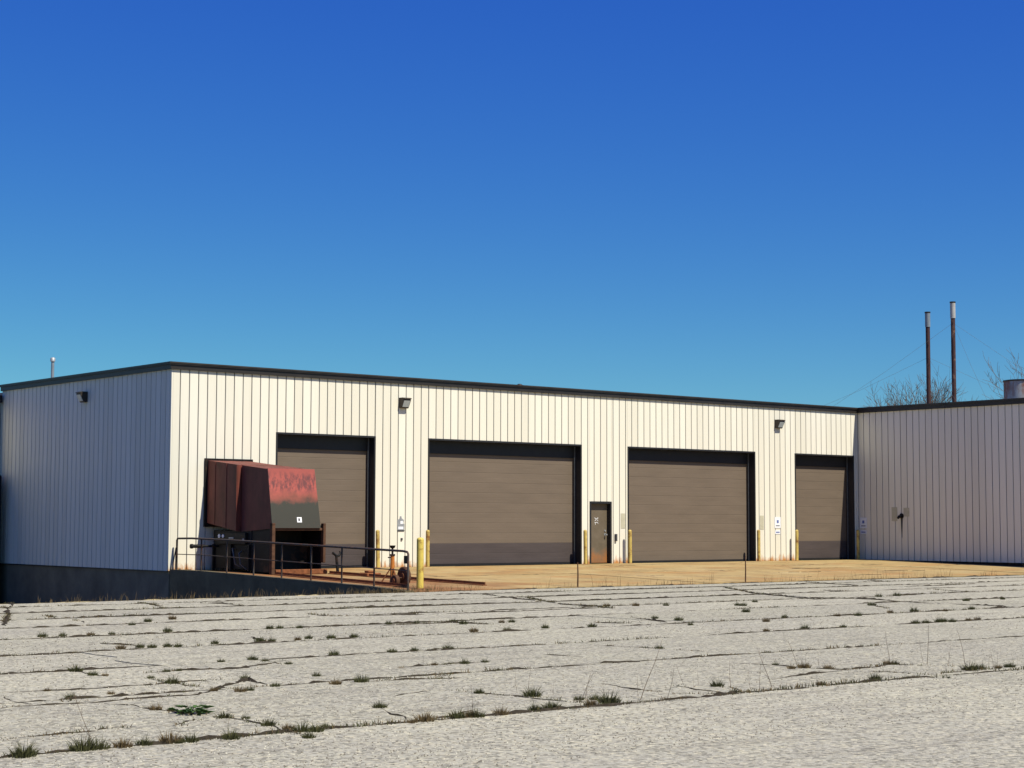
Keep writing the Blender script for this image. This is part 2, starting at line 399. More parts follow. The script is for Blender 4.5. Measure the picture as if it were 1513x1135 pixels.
# apron of concrete bays falling from the doors to the lot
aproot = empty('loading_apron'); tag(aproot, kind='structure')
def az(y): return HS-.004 if y > -1.6 else (HS-.004)+(y+1.6)/(ED+1.6+.0)*-(HS-.03) if False else (HS-.004)-(HS-.03)*((-1.6-y)/(-1.6-ED))
cols = [.26, 5.1, 9.9, 15.1, 20.2, 24.9, 29.38]; rows = [0-.02, -1.6, -5.6, ED]
for i in range(len(cols)-1):
    for j in range(3):
        x0, x1 = cols[i]+.012, cols[i+1]-.012; y1, y0 = rows[j]-.01, rows[j+1]+.01
        n = 10; top = []; zo = random.uniform(-.004, .004)
        q = MB(); P = [(x0+(x1-x0)*s/n, y0+random.uniform(0, .02)) for s in range(n+1)]+[(x0+(x1-x0)*s/n, y1-random.uniform(0, .02)) for s in range(n, -1, -1)]
        lo = [(a, b, -.15) for a, b in P]; hi = [(a, b, az(b)+zo) for a, b in P]; nn = len(P)
        q.add(lo+hi, [tuple(range(nn))[::-1], tuple(range(nn, 2*nn))]+[(s, (s+1) % nn, nn+(s+1) % nn, nn+s) for s in range(nn)])
        q.build('slab', M['apron'], aproot)
q = MB(); ribbon(q, [Vector((x*.5, -5.6, az(-5.6)-.008)) for x in range(1, 59)], .05, .01, .15, .3, 91); q.build('joint_filling', M['soil'], aproot, False)
q = MB(); ribbon(q, [Vector((x*.5, -1.6, az(-1.6)-.008)) for x in range(1, 59)], .05, .008, .15, .35, 92); q.build('joint_filling', M['soil'], aproot, False)
q = MB(); ribbon(q, [Vector((x*.5, ED, .0)) for x in range(1, 59)], .2, .02, .12, .0, 93); q.build('joint_filling', M['soil'], aproot, False)
for i in range(14):
    a = Vector((random.uniform(9, 28), random.uniform(-9.8, -1.8), 0)); pts = [a]
    for s in range(random.randint(2, 5)): pts.append(pts[-1]+Vector((random.uniform(.4, 1.1), random.uniform(-.3, .3), 0)))
    for p in pts: p.z = az(p.y)+.002
    pts = [p for p in pts if p.x < 29 and ED+.1 < p.y]
    if len(pts) > 1: q = MB(); ribbon(q, pts, .05, .008, .1, .3, 200+i); q.build('crack_filling', M['soil'], aproot, False)

# retaining wall that carries on from the side wall
rw = empty('retaining_wall', (.13, -5, -1.25), 'dark stained concrete retaining wall below the pipe railing', 'wall')
n = 20; pts = []
for i in range(n+1):
    y = -.06+(ED-.02+.06)*i/n; pts.append((y, az(y)+.045-.03*max(0, (i-17)/3)))
q = MB(); prof = [(.0, y, z) for y, z in pts]+[(.0, ED-.02, -1.28), (.0, -.06, -1.28)]
q.prism(prof, (.25, 0, 0)); q.build('wall_body', M['oldconc'], rw)

# ================================================================ WAREHOUSE
H = 6.0; FB = 5.8; L = 29.41; W = 11.2
bld = empty('warehouse', (0, 0, 0), 'long single-storey white ribbed metal warehouse with brown overhead doors', 'building')
def wall(name):
    o = bpy.data.objects.new(name, None); col.objects.link(o); o.parent = bld; return o
PT = .2875; GW = .024; PD = .038
cache = {}
def panel(parent, u, w, z0, z1, place):
    key = (round(w, 3), round(z0, 3), round(z1, 3))
    if key not in cache:
        q = MB(); b = .008
        # flat pan with turned-in edges, local x along the wall, -y outwards
        pr = [(0, 0), (0, -PD+b), (b, -PD), (w-b, -PD), (w, -PD+b), (w, 0)]
        q.prism([(a, c, z0) for a, c in pr], (0, 0, z1-z0)); cache[key] = q.mesh('siding_panel', M['siding'], fix=True)
    o = link('siding_panel', cache[key], parent); place(o, u); return o
doors = [(3.37, 6.87, 4.17), (8.85, 15.2, 4.17), (17.29, 23.62, 4.17), (25.76, 29.13, 4.17)]
pdr = (15.56, 16.54, 2.3)
wa = wall('front_wall')
ops = doors+[pdr]
def run(parent, u0, u1, z0, z1, place, openings=(), first=0.):
    u = u0
    nxt = u0+first if first else u0+PT
    while u < u1-.02:
        e = min(nxt, u1); a, b = u+GW/2, e-GW/2
        # split where the panel crosses an opening edge
        segs = [(a, b, z0)]
        for (d0, d1, dt) in openings:
            new = []
            for (s, t, zz) in segs:
                if t <= d0 or s >= d1 or zz > z0: new.append((s, t, zz)); continue
                if s < d0: new.append((s, d0, zz))
                new.append((max(s, d0), min(t, d1), dt))
                if t > d1: new.append((d1, t, zz))
            segs = new
        for (s, t, zz) in segs:
            if t-s > .015: panel(parent, s, t-s, zz, z1, place)
        u = e; nxt = e+PT
run(wa, 0, L, HS, FB+.05, lambda o, u: setattr(o, 'location', (u, 0, 0)), ops, .24)
# wall core behind the panels
edges = [0.0]+[v for d in sorted(ops) for v in d[:2]]+[L]
for a, b in zip(edges[0::2], edges[1::2]):
    q = MB(); q.box(a, b, .002, .2, -.1, FB); q.build('wall_core', M['backing'], wa)
    q = MB(); q.box(a, b, -.046, .0, HS-.06, HS-.004); q.build('base_flashing', M['trim'], wa)
for d0, d1, dt in ops:
    q = MB(); q.box(d0, d1, .002, .2, dt, FB); q.build('header_core', M['backing'], wa)
q = MB(); q.box(-PD, GW/2-.002, -PD-.002, .046, HS, FB+.02); q.build('corner_trim', M['siding'], wa)
wb = wall('side_wall')
def pl(o, u): o.location = (0, W-u, 0); o.rotation_euler = (0, 0, -math.pi/2)
run(wb, 0, W-.045, HS, FB+.05, pl)
q = MB(); q.box(.004, .2, .2, W, HS-.1, FB); q.build('wall_core', M['backing'], wb)
q = MB(); q.box(-.015, .25, -.04, W, -1.3, HS-.03); q.build('foundation', M['found'], wb)
q = MB(); q.box(-.055, .0, .0, W, HS-.03, HS-.005); q.build('base_flashing', M['trim'], wb)
wc = wall('wing_wall')
def pl(o, u): o.location = (L, -.05-u, 0); o.rotation_euler = (0, 0, -math.pi/2)
run(wc, 0, 20, HS, FB+.05, pl)
q = MB(); q.box(L+.004, L+.2, -20, -.05, -.1, FB); q.build('wall_core', M['backing'], wc)
q = MB(); q.box(L-.02, L+.003, -20, -.05, -.2, HS-.012); q.build('foundation', M['blacksteel'], wc)
# wing with the truck dock at the far end of the side wall
wd = wall('dock_wall')
def pl(o, u): o.location = (-9+u, W, 0)
run(wd, 0, 8.98, HS, 5.45, pl)
q = MB(); q.box(-9, -.06, W+.004, W+.2, -1.3, 5.45); q.build('wall_core', M['backing'], wd)
q = MB(); q.box(-9, -.06, W-.02, W, -1.3, HS-.01); q.build('foundation', M['found'], wd)
q = MB(); q.box(-9.05, -.1, W-.16, W+.2, 5.42, 5.66); q.build('fascia', M['trim'], wd)
ds = MB(); ds.bbox(-4.4, -.28, W-.75, W-.05, -1.2, 3.1, .08); ds.build('dock_shelter', M['rubber'], wd)

# fascia with a projecting cap, and roofs
q = MB()
for dy, z0, z1 in ((.10, FB, FB+.13), (.135, FB+.13, H)):
    q.prism([(-dy, -dy, z0), (L-dy, -dy, z0), (L-dy, -20, z0), (L+.3, -20, z0), (L+.3, .3, z0), (.3, .3, z0), (.3, W, z0), (-dy, W, z0)], (0, 0, z1-z0))
fa = q.build('fascia', M['trim'], bld)
q = MB(); dy = .15; z0 = H-.035
q.prism([(-dy, -dy, z0), (L-dy, -dy, z0), (L-dy, -20, z0), (L+.28, -20, z0), (L+.28, .28, z0), (.28, .28, z0), (.28, W, z0), (-dy, W, z0)], (0, 0, .04))
q.build('cap', M['trimcap'], fa)
for x in [3.1*i for i in range(1, 10)]:                # lap joints of the fascia lengths
    q = MB(); q.box(x, x+.03, -.1385, -.1, FB+.135, H-.036); q.build('lap_joint', M['trimcap'], fa)
q = MB(); q.prism([(.2, .2, 5.6), (L+.2, .2, 5.6), (L+.2, -20, 5.6), (L+25, -20, 5.6), (L+25, W+15, 5.6), (.2, W+15, 5.6)], (0, 0, .2)); q.build('roof', M['roofing'], bld)
q = MB(); q.box(-9, .15, W+.2, W+15, 5.2, 5.44); q.build('roof', M['roofing'], bld)
# the walls that the camera does not see
q = MB(); q.box(L+24.8, L+25, -20, W+15, -.1, 5.6); q.box(L+.2, L+24.8, -20, -19.8, -.1, 5.6); q.box(-9, L+24.8, W+14.8, W+15, -1.3, 5.2); q.box(-9, -8.8, W+.2, W+14.8, -1.3, 5.2)
q.build('rear_walls', M['siding'], bld)

# overhead doors
RC = .3
slc = {}
def slatmesh(w, h, mt, key):
    k = (round(w, 3), round(h, 3), key)
    if k not in slc:
        q = MB(); b = .012
        pr = [(0, .05), (0, .004), (.008, .0), (h*.5-.006, 0), (h*.5, .002), (h*.5+.006, 0), (h-.009, 0), (h-.002, .004), (h-.002, .05)]
        q.prism([(0, y, z) for z, y in pr], (w, 0, 0)); slc[k] = q.mesh('slat', mt, fix=True)
    return slc[k]
for i, (d0, d1, dt) in enumerate(doors):
    od = bpy.data.objects.new('overhead_door', None); col.objects.link(od); od.parent = bld
    od['label'] = ['brown overhead door behind the red compactor', 'wide brown overhead door with dark bottom section left of the steel door', 'wide all-brown overhead door right of the steel door', 'narrow brown overhead door in the inner corner'][i]
    q = MB(); q.box(d0-.004, d0+.05, -.05, RC+.1, HS-.02, dt); q.box(d1-.05, d1+.004, -.05, RC+.1, HS-.02, dt)
    q.box(d0+.05, d1-.05, -.05, RC+.1, dt-.05, dt+.004); q.build('jamb', M['jamb'], od)
    for xx in (d0+.055, d1-.10):
        q = MB(); q.box(xx, xx+.045, RC-.09, RC-.06, HS, dt-.06); q.build('track', M['track'], od)
    q = MB(); q.box(d0+.052, d1-.052, RC-.04, RC-.005, dt-.445, dt-.052); q.build('header_shade_panel', M['jamb'], od)  # added near-black panel that paints in the lintel's shadow across the door top
    a, b = d0+.052, d1-.052; nb = 12; h = (dt-.05-HS-.06)/nb; bottom = 0 if i == 2 else 2
    for s in range(nb):
        o = link('slat', slatmesh(b-a, h, M['slat2'] if s < bottom else M['slat'], 'd' if s < bottom else 'b'), od, (a, RC+(0.004 if s >= bottom else 0), HS+.06+s*h))
    q = MB(); q.box(a, b, RC-.01, RC+.05, HS-.005, HS+.058); q.build('bottom_seal', M['rubber'], od)
    q = MB(); q.box(a, b, RC+.06, RC+.1, HS-.02, dt-.05); q.build('door_core', M['backing'], od)
# steel person door
pdo = bpy.data.objects.new('steel_door', None); col.objects.link(pdo); pdo.parent = bld
d0, d1, dt = pdr
q = MB(); q.box(d0-.004, d0+.06, -.055, .2, HS-.02, dt); q.box(d1-.06, d1+.004, -.055, .2, HS-.02, dt); q.box(d0+.06, d1-.06, -.055, .2, dt-.07, dt+.004); q.build('door_frame', M['jamb'], pdo)
q = MB(); q.bbox(d0+.065, d1-.065, .1, .15, HS+.02, dt-.075, .006); dl = q.build('door_leaf', M['pdoor'], pdo)
hx = d1-.17
q = MB(); q.tube([(hx, .1, 1.2), (hx, .09, 1.2)], .045, 12); q.tube([(hx, .09, 1.2), (hx, .04, 1.2), (hx, .035, 1.2)], [.014, .016, .026], 10); q.tube([(hx, .035, 1.2), (hx, .0, 1.2)], .026, 12)
q.build('door_knob', M['steel'], dl)
q = MB(); q.tube([(hx, .1, 1.33), (hx, .08, 1.33)], .032, 12); q.build('deadbolt', M['steel'], dl)
for z in (.5, 1.25, 2.0): q = MB(); q.tube([(d0+.065, .09, z), (d0+.065, .09, z+.1)], .012, 8); q.build('hinge', M['steel'], dl)
q = MB(); X = d0+.42                                     # two small painted marks, one above the other
def stroke(mb, a, b, w=.015):
    a = Vector((a[0], 0, a[1])); b = Vector((b[0], 0, b[1])); t = (b-a).normalized(); nn = Vector((-t.z, 0, t.x))*w/2
    mb.prism([a-nn+Vector((0, .0985, 0)), b-nn+Vector((0, .0985, 0)), b+nn+Vector((0, .0985, 0)), a+nn+Vector((0, .0985, 0))], (0, -.003, 0))
for a, b in (((-.08, 1.76), (.0, 1.72)), ((.0, 1.72), (.09, 1.76)), ((.0, 1.72), (-.06, 1.65)), ((.02, 1.70), (.08, 1.66)), ((-.08, 1.60), (.06, 1.61)), ((-.05, 1.60), (-.04, 1.53)), ((.06, 1.61), (.08, 1.56))):
    stroke(q, (X+a[0], a[1]), (X+b[0], b[1]))
q.build('painted_mark', M['white'], dl)

# ================================================================ THINGS ON THE WALLS
def frameA(x, z): return lambda p: Vector((x+p[0], -PD-p[2], z+p[1]))         # local: along wall, up, outwards
def frameB(y, z): return lambda p: Vector((-PD-p[2], y-p[0], z+p[1]))
def hexa(mb, f, w0, w1, pts):       # side outline (up, out) swept across the width
    mb.prism([f((w0, a, b)) for a, b in pts], f((w1, 0, 0))-f((w0, 0, 0)))
def wall_light(f, base, label):
    t = empty('wall_light', base, label, 'light', 'wall lights under the roof edge')
    q = MB(); hexa(q, f, -.14, .14, [(-.13, .0), (-.15, .09), (-.13, .12), (.08, .23), (.14, .23), (.16, .2), (.16, 0)]); q.build('housing', M['lamp'], t)
    q = MB(); hexa(q, f, -.115, .115, [(-.105, .135), (.07, .226), (.08, .24), (-.11, .149)]); q.build('lens', M['glass'], t)
    q = MB(); hexa(q, f, -.15, .15, [(.13, .19), (.13, .26), (.15, .26), (.172, .2), (.172, .0), (.16, .0)]); q.build('visor', M['lamp'], t)
wall_light(frameA(7.87, 5.2), (7.87, -PD, 5.05), 'wall light between the compactor bay and the wide door')
wall_light(frameA(24.83, 5.2), (24.83, -PD, 5.05), 'wall light beside the narrow corner door')
wall_light(frameB(5.2, 5.28), (-PD, 5.2, 5.13), 'wall light on the shaded side wall')
def plate(mb, f, x0, x1, z0, z1, o0=.002, o1=.012): mb.prism([f((x0, z0, o0)), f((x1, z0, o0)), f((x1, z1, o0)), f((x0, z1, o0))], f((0, 0, o1))-f((0, 0, o0)))
def sign(f, base, label):
    t = empty('sign', base, label, 'sign', 'white notices beside the doors')
    q = MB(); plate(q, f, -.16, .16, -.2, .2); b = q.build('board', M['white'], t)
    q = MB(); plate(q, f, -.05, .05, -.02, .09, .0125, .015); q.build('symbol', M['blue'], b)
    q = MB(); plate(q, f, -.1, .1, -.13, -.1, .0125, .015); q.build('text_line', M['ink'], b)
    q = MB(); plate(q, f, -.14, .14, -.42, -.28); b2 = q.build('lower_board', M['white'], t)
    q = MB(); plate(q, f, -.1, .1, -.37, -.33, .0125, .015); q.build('text_line', M['blue'], b2)
sign(frameA(24.79, 1.62), (24.79, -PD, 1.2), 'white notice with blue symbol on the sunlit wall by corner door')
def frameC(y, z): return lambda p: Vector((L-PD-p[2], y-p[0], z+p[1]))
sign(frameC(-.28, 1.62), (L-PD, -.28, 1.2), 'white notice with blue symbol in the shaded inner corner')
# torn notice
t = empty('torn_notice', (7.83, -PD, 1.35), 'torn and half peeled grey and white notice on the sunlit wall', 'sign')
f = frameA(7.83, 1.56)
q = MB(); pts = [(-.13, -.2), (.12, -.2), (.13, -.03), (.09, .0), (.12, .1), (.03, .15), (.02, .21), (-.03, .22), (-.05, .13), (-.13, .1)]
q.prism([f((a, b, .002)) for a, b in pts], f((0, 0, .01))-f((0, 0, 0))); bd = q.build('board', M['steel'], t)
q = MB(); plate(q, f, -.02, .08, -.02, .07, .0105, .014); plate(q, f, -.1, .09, -.18, -.1, .0105, .014); q.build('paper', M['white'], bd)
q = MB(); plate(q, f, -.13, .13, -.235, -.205, .002, .02); q.build('lower_strip', M['ink'], t)
q = MB(); f = frameA(7.86, 1.08); plate(q, f, -.03, .03, -.035, .035, .002, .03); tag(q.thing('bell_button', M['ink'], (7.86, -PD, 1.05)), 'small dark button below the torn notice', 'button')
q = MB(); f = frameA(16.72, 1.1); plate(q, f, -.04, .04, -.12, .12, .002, .06); tag(q.thing('keypad', M['ink'], (16.72, -PD, 1.0)), 'small black entry keypad right of the steel door', 'keypad')
for x, z, lb in ((17.07, 1.66, 'faded tan plate on the wall right of the steel door'), (23.95, 1.62, 'faded tan plate on the wall right of the all-brown door')):
    q = MB(); f = frameA(x, z); plate(q, f, -.10, .10, -.25, .25, .002, .008); tag(q.thing('wall_plate', M['tanplate'], (x, -PD, z-.25)), lb, 'plate', 'faded plates on the walls')
for y, z, hh, lb in ((-1.75, 1.95, .26, 'tall faded tan plate on the shaded wing wall'), (-2.3, 2.02, .16, 'short faded tan plate above the black pipe on the wing wall')):
    q = MB(); f = frameC(y, z); plate(q, f, -.13, .13, -hh, hh, .002, .008); tag(q.thing('wall_plate', M['tanplate'], (L-PD, y, z-hh)), lb, 'plate', 'faded plates on the walls')
t = empty('wall_pipe', (L-PD, -2.08, 1.85), 'black overflow pipe stub with dark drip streak on wing wall', 'pipe')
q = MB(); q.tube([(L-PD, -2.08, 1.88), (L-PD-.16, -2.08, 1.86), (L-PD-.22, -2.08, 1.8)], .05, 10); q.build('stub', M['blacksteel'], t)
q = MB(); q.tube([(L-PD, -2.08, 1.88), (L-PD-.02, -2.08, 1.88)], .1, 12); q.build('flange', M['blacksteel'], t)
q = MB(); f = frameC(-2.08, 1.4); q.prism([f((-.05, .4, .001)), f((.05, .4, .001)), f((.03, 0, .001)), f((.012, -.35, .001)), f((-.012, -.3, .001)), f((-.035, .05, .001))], f((0, 0, .003))-f((0, 0, 0))); q.build('drip_streak', M['ink'], t)

# ================================================================ BOLLARDS
def bollard(x, y, z, r, h, mt, label, group=None, tilt=(0, 0)):
    t = empty('bollard', (x, y, z), label, 'bollard', group)
    q = MB(); q.tube([(x, y, z-.05), (x, y, z+h-.03)], r, 20); q.build('post', mt, t)
    q = MB(); q.tube([(x, y, z+h-.031), (x, y, z+h), (x, y, z+h+.02), (x, y, z+h+.028)], [r*1.005, r*.95, r*.6, .01], 20); q.build('cap', mt, t)
    q = MB(); q.tube([(x, y, z-.01), (x, y, z+.012)], [r*1.5, r*1.3], 16); q.build('footing', M['rust'], t)
    t.rotation_euler = (R(tilt[0]), R(tilt[1]), 0)
LB = ['slim rusty yellow bollard right of the door behind the compactor', 'slim rusty yellow bollard at left jamb of door with dark bottom section', 'slim rusty yellow bollard left of the steel door', 'slim rusty yellow bollard right of the steel door and keypad', 'slim rusty yellow bollard at the right jamb of the all-brown door', 'slim rusty yellow bollard at the left jamb of the corner door', 'slim yellow bollard in the shaded inner corner']
for x, lb in zip((7.03, 8.89, 15.41, 17.44, 23.82, 25.87, 29.38), LB):
    yy = -.3; x += yy*(x+23.9)/43.55
    bollard(x, yy, az(yy), .06, 1.1, M['oldyellow'], lb, 'slim bollards guarding the doors', (random.uniform(-.7, .7), random.uniform(-.7, .7)))
bb = ground(620.5, 871.5, .02)
bollard(bb.x, bb.y, az(bb.y), .083, 1.17, M['yellow'], 'thick bright yellow bollard at the end of the pipe railing')

# ================================================================ RAILING
rl = empty('pipe_railing', (.13, -5.5, .2), 'dark weathered pipe railing along the retaining wall', 'railing')
def ry(y): return az(y)+.045-.0
RX = .13
ys = [-.2+(ED+.05+.2)*i/8 for i in range(9)]
top = [(RX, ys[0], ry(ys[0])-.02), (RX, ys[0], ry(ys[0])+.80), (RX, ys[0]-.04, ry(ys[0])+.85)]+[(RX, y, ry(y)+.86) for y in (-1, -3, -5, -7, -9, -10.7)]+[(RX, ys[-1]+.04, ry(ys[-1])+.845), (RX, ys[-1], ry(ys[-1])+.80), (RX, ys[-1], ry(ys[-1])-.05)]
q = MB(); q.tube(top, .027, 10); q.build('top_rail', M['rail'], rl)
q = MB(); q.tube([(RX, y, ry(y)+.42) for y in (ys[0], -1.6, -3, -5, -7, -9, ys[-1])], .012, 8); q.build('middle_rail', M['rail'], rl)
for y in ys[1:-1]:
    q = MB(); q.tube([(RX, y, ry(y)-.03), (RX, y, ry(y)+.86)], .022, 8); q.build('post', M['rail'], rl)
q = MB(); q.tube([(RX-.02, .02, HS), (RX, -.14, HS+.62)], .014, 8); q.tube([(RX, -.14, HS+.05), (RX, -.14, HS+.64)], .012, 8); q.build('brace', M['rail'], rl)
q = MB(); q.bbox(RX-.045, RX+.045, ys[-1]+.02, ys[-1]+.12, ry(ys[-1])+.58, ry(ys[-1])+.76, .01); q.build('switch_box', M['blacksteel'], rl)

# ================================================================ COMPACTOR
cp = empty('trash_compactor', (1.9, -1.8, .2), 'rusty red trash compactor with hooded chute against the white wall', 'compactor')
X0, X1 = 1.1, 2.5
q = MB(); q.box(1.03, 2.56, -.12, -PD-.004, 1.45, 3.36); q.build('wall_flange', M['blacksteel'], cp)
q = MB()                                               # rear chute, tapering out from the wall
q.prism([(X0, -.122, 3.30), (X0, -1.75, 3.14), (X0, -1.75, 1.33), (X0, -.122, 1.56)], (X1-X0, 0, 0)); ch = q.build('chute', M['chute'], cp)
for yy, w in ((-.52, .014), (-1.12, .014), (-1.70, .03)):
    zt = 3.30+(yy+.122)/1.628*.16; zb = 1.56+(yy+.122)/1.628*.23
    q = MB(); q.prism([(X0-w, yy, zt-.01), (X0-w, yy-.035, zt-.013), (X0-w, yy-.035, zb+.01), (X0-w, yy, zb+.01)], (w-.002, 0, 0)); q.build('stiffener', M['chute'], ch)
q = MB()                                               # front hopper with leaning face
xa, xb = 1.2, 2.66
q.prism([(xa, -1.79, 3.13), (xa, -3.1, 3.0), (xa, -3.36, 1.42), (xa, -1.79, 1.32)], (xb-xa, 0, 0)); hp = q.build('hopper', M['chute'], cp)
q = MB()
q.add([(xa-.01, -3.105, 3.02), (xb+.01, -3.105, 3.02), (xb+.06, -3.37, 1.43), (xa-.01, -3.37, 1.43), (xa-.01, -3.125, 3.02), (xb+.01, -3.125, 3.02), (xb+.06, -3.39, 1.43), (xa-.01, -3.39, 1.43)],
      [(0, 1, 2, 3), (7, 6, 5, 4), (0, 4, 5, 1), (1, 5, 6, 2), (2, 6, 7, 3), (3, 7, 4, 0)]); hf = q.build('front_sheet', M['hopper'], hp)
def fy(z): return -3.127-(3.02-z)*(.265/1.59)
q = MB(); q.prism([(1.98, fy(1.72), 1.72), (2.13, fy(1.72), 1.72), (2.13, fy(1.58), 1.58), (1.98, fy(1.58), 1.58)], (0, -.004, 0)); st = q.build('sticker', M['white'], hp)
q = MB(); q.prism([(2.02, fy(1.69)-.004, 1.69), (2.07, fy(1.69)-.004, 1.69), (2.07, fy(1.62)-.004, 1.62), (2.02, fy(1.62)-.004, 1.62)], (0, -.003, 0)); q.build('sticker_mark', M['ink'], st)
# black machine body under the chute
q = MB(); q.bbox(1.22, 2.7, -2.3, -.3, az(-1)+.06, 1.36, .015); bo = q.build('machine_body', M['blacksteel'], cp)
q = MB(); q.bbox(1.14, 1.22, -2.1, -.6, .98, 1.3, .012); pn = q.build('control_panel', M['blacksteel'], bo)
for yy, r in ((-.75, .055), (-.95, .05)):
    q = MB(); q.tube([(1.142, yy, 1.2), (1.12, yy, 1.2)], r, 14); q.build('gauge', M['white'], pn)
q = MB(); q.box(1.132, 1.139, -1.5, -1.25, 1.13, 1.17); q.build('name_strip', M['steel'], pn)
q = MB(); q.box(1.132, 1.139, -2.05, -1.97, 1.06, 1.14); q.build('warning_tag', M['steel'], pn)
q = MB(); q.tube([(1.2, -1.5, .85), (1.08, -1.55, .87), (1.0, -1.75, .7), (1.02, -1.8, .45), (1.2, -1.85, .35)], .02, 8); q.tube([(1.2, -1.85, .8), (1.05, -1.95, .75), (1.03, -2.05, .45), (1.2, -2.1, .3)], .018, 8); q.build('hydraulic_hose', M['track'], bo)
for yy in (-.36, -1.3, -2.24): q = MB(); q.bbox(1.155, 1.22, yy-.03, yy+.03, .26, .975, .006); q.build('body_rib', M['blacksteel'], bo)
q = MB(); q.tube([(1.21, -.55, .92), (.75, -.55, .92)], .035, 10); q.tube([(.75, -.55, .92), (.42, -.55, .92)], .05, 12); q.tube([(.42, -.55, .92), (.36, -.55, .92)], .065, 12); q.build('hydraulic_coupling', M['blacksteel'], bo)
# open discharge box: five plates and a rusty frame
z0, z1 = az(-3.2)+.05, 1.50; ya, yb = -3.25, -2.31; c0, c1 = 1.24, 2.84
q = MB(); q.box(c0, c0+.03, ya, yb, z0, z1); q.box(c1-.03, c1, ya, yb, z0, z1); q.box(c0+.03, c1-.03, ya, yb, z1-.03, z1); q.box(c0+.03, c1-.03, ya, yb, z0, z0+.03); q.box(c0, c1, yb, yb+.03, z0, z1)
db = q.build('discharge_box', M['blacksteel'], cp)
q = MB(); q.bbox(c0-.05, c0+.05, ya-.14, ya-.005, az(ya)-.0, 1.56, .01); q.build('frame_post', M['drust'], db)
q = MB(); q.bbox(c1-.03, c1+.05, ya-.14, ya-.005, az(ya)+.3, 1.56, .01); q.build('frame_post', M['drust'], db)
q = MB(); q.bbox(c0+.07, c1-.04, ya-.10, ya-.005, 1.36, 1.43, .01); q.build('frame_head', M['drust'], db)
q = MB(); q.bbox(c0+.07, c1+.1, ya-.16, ya-.005, az(ya), az(ya)+.13, .01); q.build('frame_sill', M['rust'], db)
q = MB(); q.box(c0+.031, c1-.031, -2.6, -2.56, z0+.031, z1-.5); q.build('ram_plate', M['blacksteel'], db)
# rusty guide rails on the apron
gs = 'rusty steel container guide rails'
for x0, x1, lb in ((1.25, 1.0, 'rusty steel guide rail on the apron beside the railing'), (2.95, 3.35, 'rusty steel guide rail running past the yellow bollard')):
    A = Vector((x0, -3.5, az(-3.5))); B = Vector((x1, -9.7, az(-9.7))); n = 8; q = MB()
    prof = [(-.06, 0), (-.06, .02), (-.012, .025), (-.012, .085), (.012, .085), (.012, .025), (.06, .02), (.06, 0)]
    q.prism([A+Vector((a, 0, b)) for a, b in prof], B-A); tag(q.thing('guide_rail', M['rust'], tuple((A+B)/2)), lb, 'rail', gs)
q = MB(); q.bbox(3.0, 3.45, -5.2, -4.8, az(-5)-.01, az(-5)+.1, .02); q.bbox(3.1, 3.3, -5.1, -4.9, az(-5)+.1, az(-5)+.16, .02); tag(q.thing('steel_block', M['rust'], (3.2, -5, az(-5))), 'rusty steel block lying on the apron beside the guide rail', 'steel block')
t = empty('hook_post', (3.05, -3.75, az(-3.75)), 'short dark hook post standing on the apron beside the compactor', 'post'); x, y, z = t.location
q = MB(); q.tube([(x, y, z), (x-.06, y, z+.50)], [.045, .035], 8); q.build('shaft', M['blacksteel'], t)
q = MB(); q.tube([(x-.18, y, z+.58), (x-.06, y, z+.5), (x+.02, y, z+.5), (x+.08, y, z+.57), (x+.05, y, z+.62)], .035, 8); q.build('hook', M['blacksteel'], t)
q = MB(); q.bbox(x-.12, x+.12, y-.1, y+.1, z-.005, z+.025, .006); q.build('base_plate', M['blacksteel'], t)

# ================================================================ WHEELED TRAILER JACK
jx, jy_ = 1.42, -8.5; jz = az(jy_)
tj = empty('trailer_jack', (jx, jy_, jz), 'orange trailer jack with rusty wheels behind the pipe railing', 'jack')
q = MB(); q.tube([(jx, jy_, jz+.14), (jx, jy_, jz+.70)], .052, 14); q.build('tube', M['orange'], tj)
q = MB(); q.tube([(jx, jy_, jz+.70), (jx, jy_, jz+.74)], .066, 14); q.tube([(jx-.13, jy_, jz+.66), (jx-.04, jy_, jz+.66)], .014, 8); q.build('collar', M['blacksteel'], tj)
q = MB(); q.tube([(jx, jy_, jz+.74), (jx, jy_, jz+.88)], .026, 10); q.build('screw', M['blacksteel'], tj)
q = MB(); q.tube([(jx, jy_, jz+.88), (jx, jy_, jz+.90), (jx, jy_, jz+.95)], [.04, .06, .075], 12); q.build('saddle', M['blacksteel'], tj)
q = MB()
for a in range(3):
    an = a*2.1+.4; q.tube([(jx+.04*math.cos(an), jy_+.04*math.sin(an), jz+.40), (jx+.26*math.cos(an), jy_+.26*math.sin(an), jz+.06)], .017, 8)
q.build('strut', M['rust'], tj)
q = MB(); q.tube([(jx, jy_, jz+.0), (jx, jy_, jz+.03)], .26, 18); q.tube([(jx, jy_, jz+.03), (jx, jy_, jz+.14)], [.07, .055], 14); q.build('base_plate', M['drust'], tj)
q = MB(); q.tube([(jx-.0, jy_-.25, jz+.17), (jx+.3, jy_-.25, jz+.17)], .016, 8); q.build('axle', M['drust'], tj)
for dx, rr in ((-.14, .14), (.12, .235)):
    q = MB(); q.tube([(jx+dx, jy_-.25, jz+rr-.03), (jx+dx+.015, jy_-.25, jz+rr-.03), (jx+dx+.09, jy_-.25, jz+rr-.03), (jx+dx+.105, jy_-.25, jz+rr-.03)], [rr*.86, rr, rr, rr*.86], 24); w = q.build('wheel', M['drust'], tj)
    q = MB(); q.tube([(jx+dx-.02, jy_-.25, jz+rr-.03), (jx+dx+.125, jy_-.25, jz+rr-.03)], rr*.35, 14); q.build('hub', M['rust'], w)
q = MB(); q.tube([(jx+.1, jy_-.2, jz+.15), (jx+.28, jy_-.1, jz+.30), (jx+.46, jy_, jz+.42)], .016, 8); q.build('handle', M['blacksteel'], tj)

